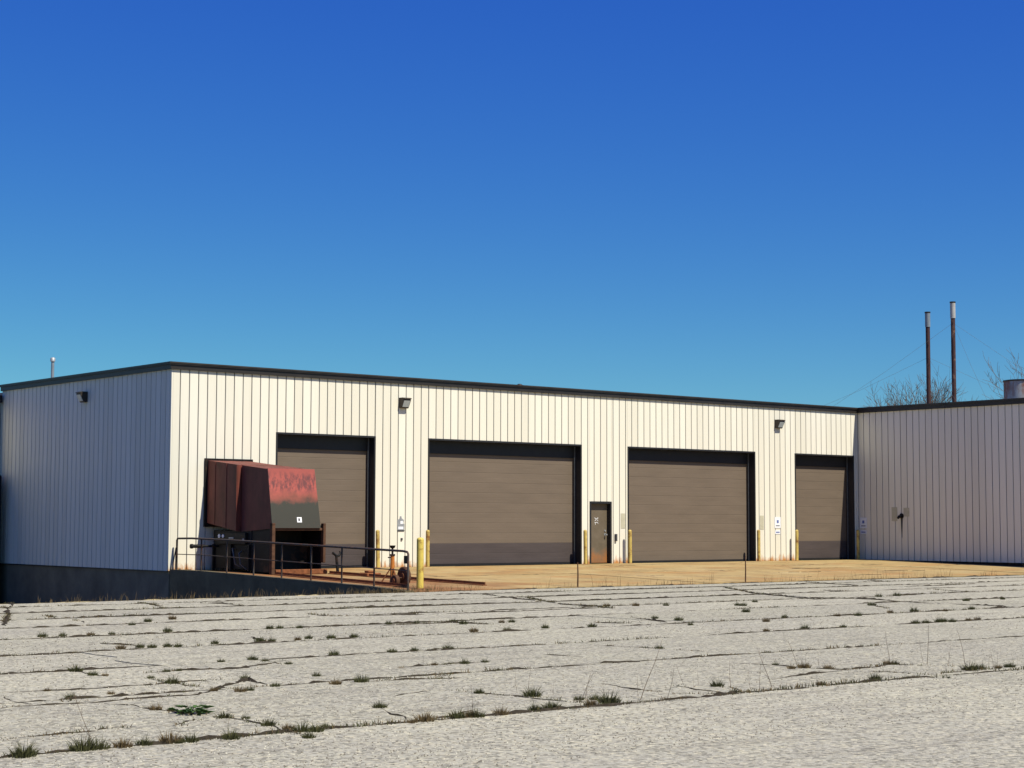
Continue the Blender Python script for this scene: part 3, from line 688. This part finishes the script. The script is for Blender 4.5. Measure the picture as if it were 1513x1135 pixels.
# ================================================================ STAKES at the edge of the apron
for px, py, hh, lb in ((843.5, 868, .62, 'thin dark stake at the apron edge in front of the steel door'), (1117, 862, .72, 'thin dark stake at the apron edge in front of the all-brown door')):
    b = ground(px, py); b.y = ED+.04; q = MB(); q.tube([(b.x, b.y, -.05), (b.x+.01, b.y, hh*.5), (b.x, b.y, hh)], [.02, .018, .014], 6)
    tag(q.thing('marker_stake', M['drust'], (b.x, b.y, 0)), lb, 'stake', 'stakes along the apron edge')

# ================================================================ ROOF THINGS
def onX(px, py, X):
    d = pix(px, py); return CAM+d*((X-CAM.x)/d.x)
def stack(pxb, pxt, pyt, slv, mt, r, X, label, wire_h):
    b = onX(pxb, 596, X); tp = onX(pxt, pyt, X); H1 = tp.z; Y = b.y
    t = empty('flue_stack', (X, Y, 5.8), label, 'stack', 'rusty flue stacks on the wing roof')
    q = MB(); q.tube([(X, Y, 5.78), (X, Y, H1-slv)], r, 14); q.build('pipe', M['stack'], t)
    q = MB(); q.tube([(X, Y, H1-slv-.05), (X, Y, H1-.06)], r*1.22, 14); q.build('sleeve', mt, t)
    q = MB(); q.tube([(X, Y, H1-.06), (X, Y, H1-.03), (X, Y, H1)], [r*1.25, r*1.4, r*1.35], 14); q.build('rim', M['trim'], t)
    q = MB(); q.tube([(X, Y, 5.78), (X, Y, 5.9)], [r*2.6, r*1.1], 14); q.build('flashing', M['steel'], t)
    for ang in (R(40), R(140), R(230), R(310)):
        e = Vector((X+5.5*math.cos(ang), Y+5.5*math.sin(ang), 5.8)); e.x = max(e.x, L+.4) ; s = Vector((X, Y, wire_h))
        q = MB(); q.tube([s, (s+e)/2-Vector((0, 0, .08)), e], .004, 5); q.build('guy_wire', M['track'], t)
    return t
stack(1372.5, 1369.5, 461, .57, M['sleeve'], .088, 34.5, 'shorter rusty flue stack with blue-grey sleeve on the wing roof', 8.3)
stack(1410, 1406.5, 446, .62, M['sleeve2'], .088, 34.5, 'taller rusty flue stack with pale sleeve on the wing roof', 9.6)
b = onX(1512, 590, 34.0); zt = onX(1500, 563, 34.0).z; t = empty('roof_vent', (34.0, b.y, 5.8), 'squat round galvanised roof vent streaked with rust', 'vent'); x, y, _ = t.location
rv = .72
q = MB(); q.tube([(x, y, 5.78), (x, y, zt-.06)], rv, 28); q.build('drum', M['galvrust'], t)
q = MB(); q.tube([(x, y, zt-.06), (x, y, zt-.03), (x, y, zt)], [rv*1.01, rv*1.05, rv*1.03], 28); q.build('rim', M['trim'], t)
q = MB(); q.tube([(x, y, 5.78), (x, y, 5.9)], rv*1.15, 28); q.build('curb', M['steel'], t)
b = onX(77.5, 556, 3.0); zt = onX(77.5, 528.5, 3.0).z; t = empty('vent_pipe', (3.0, b.y, 5.8), 'thin capped grey vent pipe on the roof behind the side wall', 'pipe'); x, y, _ = t.location
q = MB(); q.tube([(x, y, 5.78), (x, y, zt-.1)], .055, 12); q.build('pipe', M['sleeve'], t)
q = MB(); q.tube([(x, y, zt-.14), (x, y, zt-.02), (x, y, zt)], [.085, .085, .05], 12); q.build('cap', M['steel'], t)
q = MB(); q.tube([(13.3, .9, 5.78), (13.3, .9, 6.1), (13.3, .9, 6.14)], [.12, .12, .05], 10); q.build('roof_outlet', M['trim'], bld)

# ================================================================ BARE TREES
def tree(px, dist, top, seed, label, lean=0):
    rr = random.Random(seed); d = pix(px, 770); d.z = 0; d.normalize(); b = CAM+d*dist; b.z = -.09
    t = empty('bare_tree', tuple(b), label, 'tree', 'bare trees behind the warehouse')
    tr = MB(); cr = MB()
    def grow(p, dr, ln, r, lvl):
        pts = [p]; rad = [r]; n = 4 if lvl < 4 else 3
        for i in range(n):
            dr = (dr+Vector((rr.gauss(0, .13), rr.gauss(0, .13), rr.gauss(.05, .08)))).normalized(); p = p+dr*ln/n; pts.append(p); rad.append(r*(1-.45*(i+1)/n))
        (tr if lvl == 0 else cr).tube(pts, rad, 7 if lvl < 2 else (5 if lvl < 4 else 3), cap=False)
        if lvl >= 6: return
        nb = (5, 5, 4, 4, 3, 3)[lvl]
        for k in range(nb):
            f = 1 if k == 0 else rr.uniform(.35, .98); i = min(n-1, int(f*n)); q0 = pts[i]+(pts[i+1]-pts[i])*(f*n-i) if f < 1 else pts[-1]
            sp = .25 if k == 0 else rr.uniform(.45, .95); an = rr.uniform(0, 6.28)
            a = dr.orthogonal().normalized(); b2 = dr.cross(a); nd = (dr*math.cos(sp)+(a*math.cos(an)+b2*math.sin(an))*math.sin(sp)); nd.z += .12; nd.normalize()
            grow(q0, nd, ln*rr.uniform(.58, .8), max(.012, rad[min(i+1, n)]*rr.uniform(.5, .75)), lvl+1)
    s = top/9.
    grow(b.copy(), Vector((lean, 0, 1)).normalized(), 4.0*s, .26*s, 0)
    tr.build('trunk', M['bark'], t, False); cr.build('crown', M['bark'], t, False)
tree(1382, 125, 10.5, 5, 'bare spreading tree seen behind the shorter flue stack')
tree(1420, 135, 9.9, 12, 'smaller bare tree seen behind the taller flue stack')
tree(1700, 105, 12.6, 21, 'tall bare tree partly seen beyond the round roof vent')

# ================================================================ WEEDS
def blades(mb, c, n, rad, h, rr, w=.006, lean=.5):
    for i in range(n):
        an = rr.uniform(0, 6.28); q0 = math.sqrt(rr.random())*rad; b = c+Vector((q0*math.cos(an), q0*math.sin(an), -.004))
        hh = h*rr.uniform(.45, 1.1); o = Vector((math.cos(an), math.sin(an), 0))*hh*rr.uniform(0, lean)+Vector((rr.gauss(0, .2), rr.gauss(0, .2), 0))*hh*.4
        a2 = rr.uniform(0, 3.14); s = Vector((math.cos(a2), math.sin(a2), 0))*w
        m1 = b+o*.35+Vector((0, 0, hh*.6)); tp = b+o+Vector((0, 0, hh))
        mb.add([b-s, b+s, m1+s*.7, m1-s*.7, tp], [(0, 1, 2, 3), (3, 2, 4)])
rr = random.Random(11); TV = {}
for kind, mt in (('g', M['grass']), ('d', M['drygrass'])):
    for v in range(5):
        q = MB(); blades(q, Vector((0, 0, 0)), 130, .085, .075, rr, .0045, 1.1); blades(q, Vector((0, 0, 0)), 40, .05, .115, rr, .0035, .7)
        blades(q, Vector((0, 0, 0)), 8, .05, .17, rr, .002, .5); TV[kind, v] = q.mesh('grass_tuft', mt)
def two(mb_mat): pass
tuf = []
def T(zf, l):
    for x, y, s in l: tuf.append((*zf([(x, y)])[0], s))
B_, M_, S_ = 1.25, .85, .55
T(Z1, [(100,785,1.5),(130,778,B_),(370,755,1.5),(440,750,1.4),(550,742,B_),(645,732,B_),(760,722,1.5),(850,718,B_),(800,724,S_),(1030,706,1.4),(695,575,M_),(765,580,S_),(1005,610,1.0),(1100,615,S_),(1200,645,M_),(1290,660,S_),(1350,672,M_),(1415,672,M_),(1380,700,M_),(1455,652,S_),(1095,435,M_),(1415,424,M_),(1500,460,M_),(1075,493,.7),(1115,488,.7),(1230,470,S_),(955,490,.6),(495,504,S_),(315,522,M_),(210,490,S_),(340,402,M_),(415,420,M_),(470,422,S_),(770,456,M_),(675,433,S_),(800,400,S_),(745,404,S_),(1130,350,M_),(1185,356,.6),(1290,370,S_),(990,360,S_),(1495,330,M_),(540,300,M_),(625,294,M_),(680,294,M_),(750,290,M_),(795,290,.6),(1160,268,.8),(1215,266,.8),(1380,254,.9),(1480,252,1.),(960,277,.7),(1330,260,.7),(190,247,.9),(280,243,.9),(405,240,.8),(500,236,.7),(750,224,.9),(1205,210,.8),(1250,208,.8),(1340,206,.8),(660,178,.8),(590,194,.7),(770,167,1.)])
T(Z2, [(605,253,.9),(755,250,.9),(1135,232,1.1),(70,278,.9),(490,333,.8),(565,398,.8),(655,392,.7),(105,480,1.1),(185,595,.8),(385,656,B_),(330,663,S_),(530,640,1.4),(590,636,1.0),(620,637,.8),(725,626,1.0),(865,545,1.1),(880,607,1.3),(955,600,.9),(1130,586,.9),(1150,560,.7),(1212,575,1.5),(1075,560,.6),(630,531,.7),(1435,330,.7),(225,219,.8),(350,214,.8),(515,211,.8),(560,219,.8),(730,213,.8),(775,211,.7),(925,237,.8),(1330,138,1.1),(1415,195,.9),(430,405,.5),(340,340,.7),(240,347,.7),(1200,140,.9),(1465,137,.8)])
T(Z3, [(390,304,.8),(558,296,1.2),(725,288,.9),(1040,270,.9),(1085,268,.8),(1143,264,.9),(1200,263,.8),(1310,255,.8),(1270,258,.7),(1165,262,.8),(1035,219,1.1),(300,221,1.1),(850,192,1.1),(175,546,1.0),(627,540,.8),(180,580,.5),(250,573,.5),(865,516,1.4),(1275,474,1.3),(1320,470,1.0),(1400,466,.8),(1450,462,.9),(555,465,1.),(920,450,.9),(950,450,.9),(8,257,1.),(60,277,.8),(700,238,.9),(790,236,.9),(290,193,1.3),(340,177,1.),(265,192,.9),(880,154,1.2),(960,150,1.1),(1420,164,.9),(1260,172,.9),(930,224,.8),(390,262,.8),(470,245,.8),(1170,216,.7),(1285,208,.9),(660,468,.7),(430,452,.6),(500,468,.6)])
rr = random.Random(5)
def put(name, me, p, s, label, cat, group, zs=1.):
    o = link(name, me, None, p); o.scale = (s, s, s*zs); o.rotation_euler = (0, 0, rr.uniform(0, 6.28)); return tag(o, label, cat, group)
for x, y, s in tuf:
    k = 'd' if rr.random() < .3 else 'g'
    p = ground(x, y); sz = 'large' if s >= 1.2 else 'mid-sized' if s >= .8 else 'tiny'
    cl = 'straw-brown dry' if k == 'd' else 'dark green'
    zn = 'in the joint bordering the broad smooth slab' if p.y < -30.8 else 'in mid-lot pavement cracks' if p.y < -19 else 'on the lot near the loading apron'
    put('grass_tuft', TV[k, rr.randrange(5)], p, (s*.62 if s >= 1.2 else s*.8)*rr.uniform(.8, 1.2), f'{sz} {cl} grass tuft {zn}', 'grass', f'{sz} {cl} tufts {zn}')
# leafy green weed
q = MB(); c = ground(*Z1([(855, 592)])[0]); r2 = random.Random(4)
for i in range(60):
    an = r2.uniform(0, 6.28); d = Vector((math.cos(an), math.sin(an), 0)); b = c+d*r2.uniform(0, .12)+Vector((0, 0, r2.uniform(.0, .06))); s = d.cross(Vector((0, 0, 1)))*.02
    q.add([b, b+d*.04+s+Vector((0, 0, .02)), b+d*.09+Vector((0, 0, .015)), b+d*.04-s+Vector((0, 0, .02))], [(0, 1, 2, 3)])
tag(q.thing('leafy_weed', M['leaf'], tuple(c), False), 'low bright green leafy weed in a diagonal pavement crack', 'weed')
# dead stalks
def stalk_mesh(seed, branches):
    r = random.Random(seed); q = MB(); p = Vector((0, 0, 0)); pts = [p]; d = Vector((r.gauss(0, .12), r.gauss(0, .12), 1))
    for i in range(5): d = (d+Vector((r.gauss(0, .07), r.gauss(0, .07), 0))).normalized(); p = p+d*.2; pts.append(p)
    q.tube(pts, [.008, .007, .006, .005, .004, .0025], 4, False)
    for k in range(branches):
        i = r.randrange(1, 5); a = pts[i]; e = (d+Vector((r.gauss(0, .6), r.gauss(0, .6), 0))).normalized()*r.uniform(.1, .3); q.tube([a, a+e*.5+Vector((0, 0, .01)), a+e], [.004, .003, .0015], 3, False)
    return q.mesh('dead_stalk', M['stalk'])
SM = [stalk_mesh(i, (0, 2, 4, 1, 6)[i % 5]) for i in range(10)]
stk = []
def ST(zf, l):
    for x, y, y2 in l:
        (px, py), (_, pt) = zf([(x, y), (x, y2)]); p = ground(px, py); stk.append((p, (py-pt)*(p-CAM).dot(fw)/FPX))
ST(Z1, [(415,740,480),(430,745,680),(330,672,590),(180,755,715),(1020,700,600),(840,575,470),(770,720,640),(850,712,650),(1210,265,190),(1200,345,290),(230,128,95),(330,128,90),(100,675,640)])
ST(Z2, [(600,620,490),(650,560,540),(845,540,390),(840,610,555),(1080,590,410),(1105,560,425),(960,540,475),(990,570,530),(1350,560,270),(1365,520,440),(1340,565,450),(1470,555,405),(380,400,340),(290,260,190),(250,255,200),(1175,50,5),(1190,48,20),(160,135,100),(380,130,85),(800,530,420),(1190,545,480)])
ST(Z3, [(30,540,440),(75,560,500),(95,540,470),(235,550,430),(360,555,450),(415,550,360),(525,460,330),(560,440,400),(620,460,390),(930,440,300),(1075,450,340),(1090,450,270),(1180,455,345),(1190,455,390),(1258,460,290),(1280,470,420),(1380,460,370),(1395,460,390),(1360,462,400),(1470,460,390),(1485,455,410),(870,515,470),(940,448,400),(310,520,490),(625,535,500),(150,90,40),(455,85,50),(1165,180,130),(580,540,500),(320,555,470)])
for p, h in stk:
    zn = 'in the joint bordering the broad smooth slab' if p.y < -29.5 else 'in mid-lot pavement cracks' if p.y < -17 else 'near the loading apron'
    sz = 'tall' if h > .5 else 'short'
    put('dead_stalk', SM[rr.randrange(10)], p, 1, f'{sz} thin dead weed stalk {zn}', 'weed', f'{sz} dead stalks {zn}').scale = (h, h, h)
# dry fringe at the foot of the apron and the retaining wall; low weeds in every joint
r3 = random.Random(8)
q = MB()
for i in range(420):
    x = r3.uniform(1.8, 29); 
    if mnoise.noise(Vector((x*.5, 3, 0))) < -.12: continue
    blades(q, Vector((x, ED+r3.gauss(0, .06), .01)), 2, .1, r3.choice((.08, .12, .2, .34)), r3, .0035, .4)
tag(q.build('dry_grass_fringe', M['drygrass'], None, False), 'sparse dry grass along the apron edge', 'grass', kind='stuff')
q = MB()
for i in range(520):
    x = r3.uniform(-9, .2) if i < 180 else r3.gauss(.2, .9)
    y = ED+.02+r3.gauss(0, .07) if i < 180 else ED+r3.gauss(.25, .22)
    blades(q, Vector((x, min(y, ED+.4) if x > 0 else min(y, ED+.08), -.01)), 3, .08, r3.choice((.07, .12, .2)), r3, .004, .8)
tag(q.build('dry_grass_fringe', M['drygrass'], None, False), 'dry grass matted at the end of the retaining wall', 'grass', kind='stuff')
q = MB(); qd = MB()
def fringe(pts, dens, seed):
    for a, b in zip(pts, pts[1:]):
        n = int((b-a).length*dens)
        for i in range(n):
            p = a+(b-a)*r3.random()
            k = mnoise.noise(Vector((p.x*.55, p.y*.55, seed)))
            if k < -.1: continue
            tgt = q if r3.random() < .55 else qd
            blades(tgt, p+Vector((r3.gauss(0, .03), r3.gauss(0, .03), 0)), 4, .05, .02+.05*max(0, k)+.02*r3.random(), r3, .0045, .9)
for k in range(3, len(JY)-1):
    fringe([Vector((x, jy(k, x), 0)) for x in range(-22, 26)], 16 if k > 3 else 34, k*3.7)
for i, l in enumerate(CR): fringe([ground(*p) for p in l], 22, i*1.3+60)
tag(q.build('joint_weeds', M['grass'], None, False), 'tiny green weeds filling the joints of the lot', 'weeds', kind='stuff')
tag(qd.build('joint_weeds', M['drygrass'], None, False), 'tiny dry weeds filling the joints of the lot', 'weeds', kind='stuff')
# loose stone grit worn out of the pavement
def grit(name, mt, n, label, seed):
    r = random.Random(seed); q = MB()
    while n:
        x, y = r.uniform(-21, 3), r.uniform(-34.5, -20); dd = (Vector((x, y, 0))-CAM).length
        if r.random() > (12/dd)**2.2: continue
        n -= 1; e = r.uniform(.003, .0085); h = e*r.uniform(.5, 1.1); a = r.uniform(0, 1.57); c = Vector((x, y, .006))
        p = [c+Vector((math.cos(a+k*1.571), math.sin(a+k*1.571), 0))*e*r.uniform(.7, 1.3) for k in range(4)]+[c+Vector((0, 0, h)), c-Vector((0, 0, e))]
        q.add(p, [(0, 1, 4), (1, 2, 4), (2, 3, 4), (3, 0, 4), (1, 0, 5), (2, 1, 5), (3, 2, 5), (0, 3, 5)])
    tag(q.build(name, mt, None, False), label, 'grit', kind='stuff')
grit('loose_grit', M['gritlight'], 16000, 'pale stone grit strewn over the lot', 31)
grit('loose_grit', M['gritdark'], 14000, 'dark stone grit strewn over the lot', 32)
print('objects', len(bpy.data.objects))
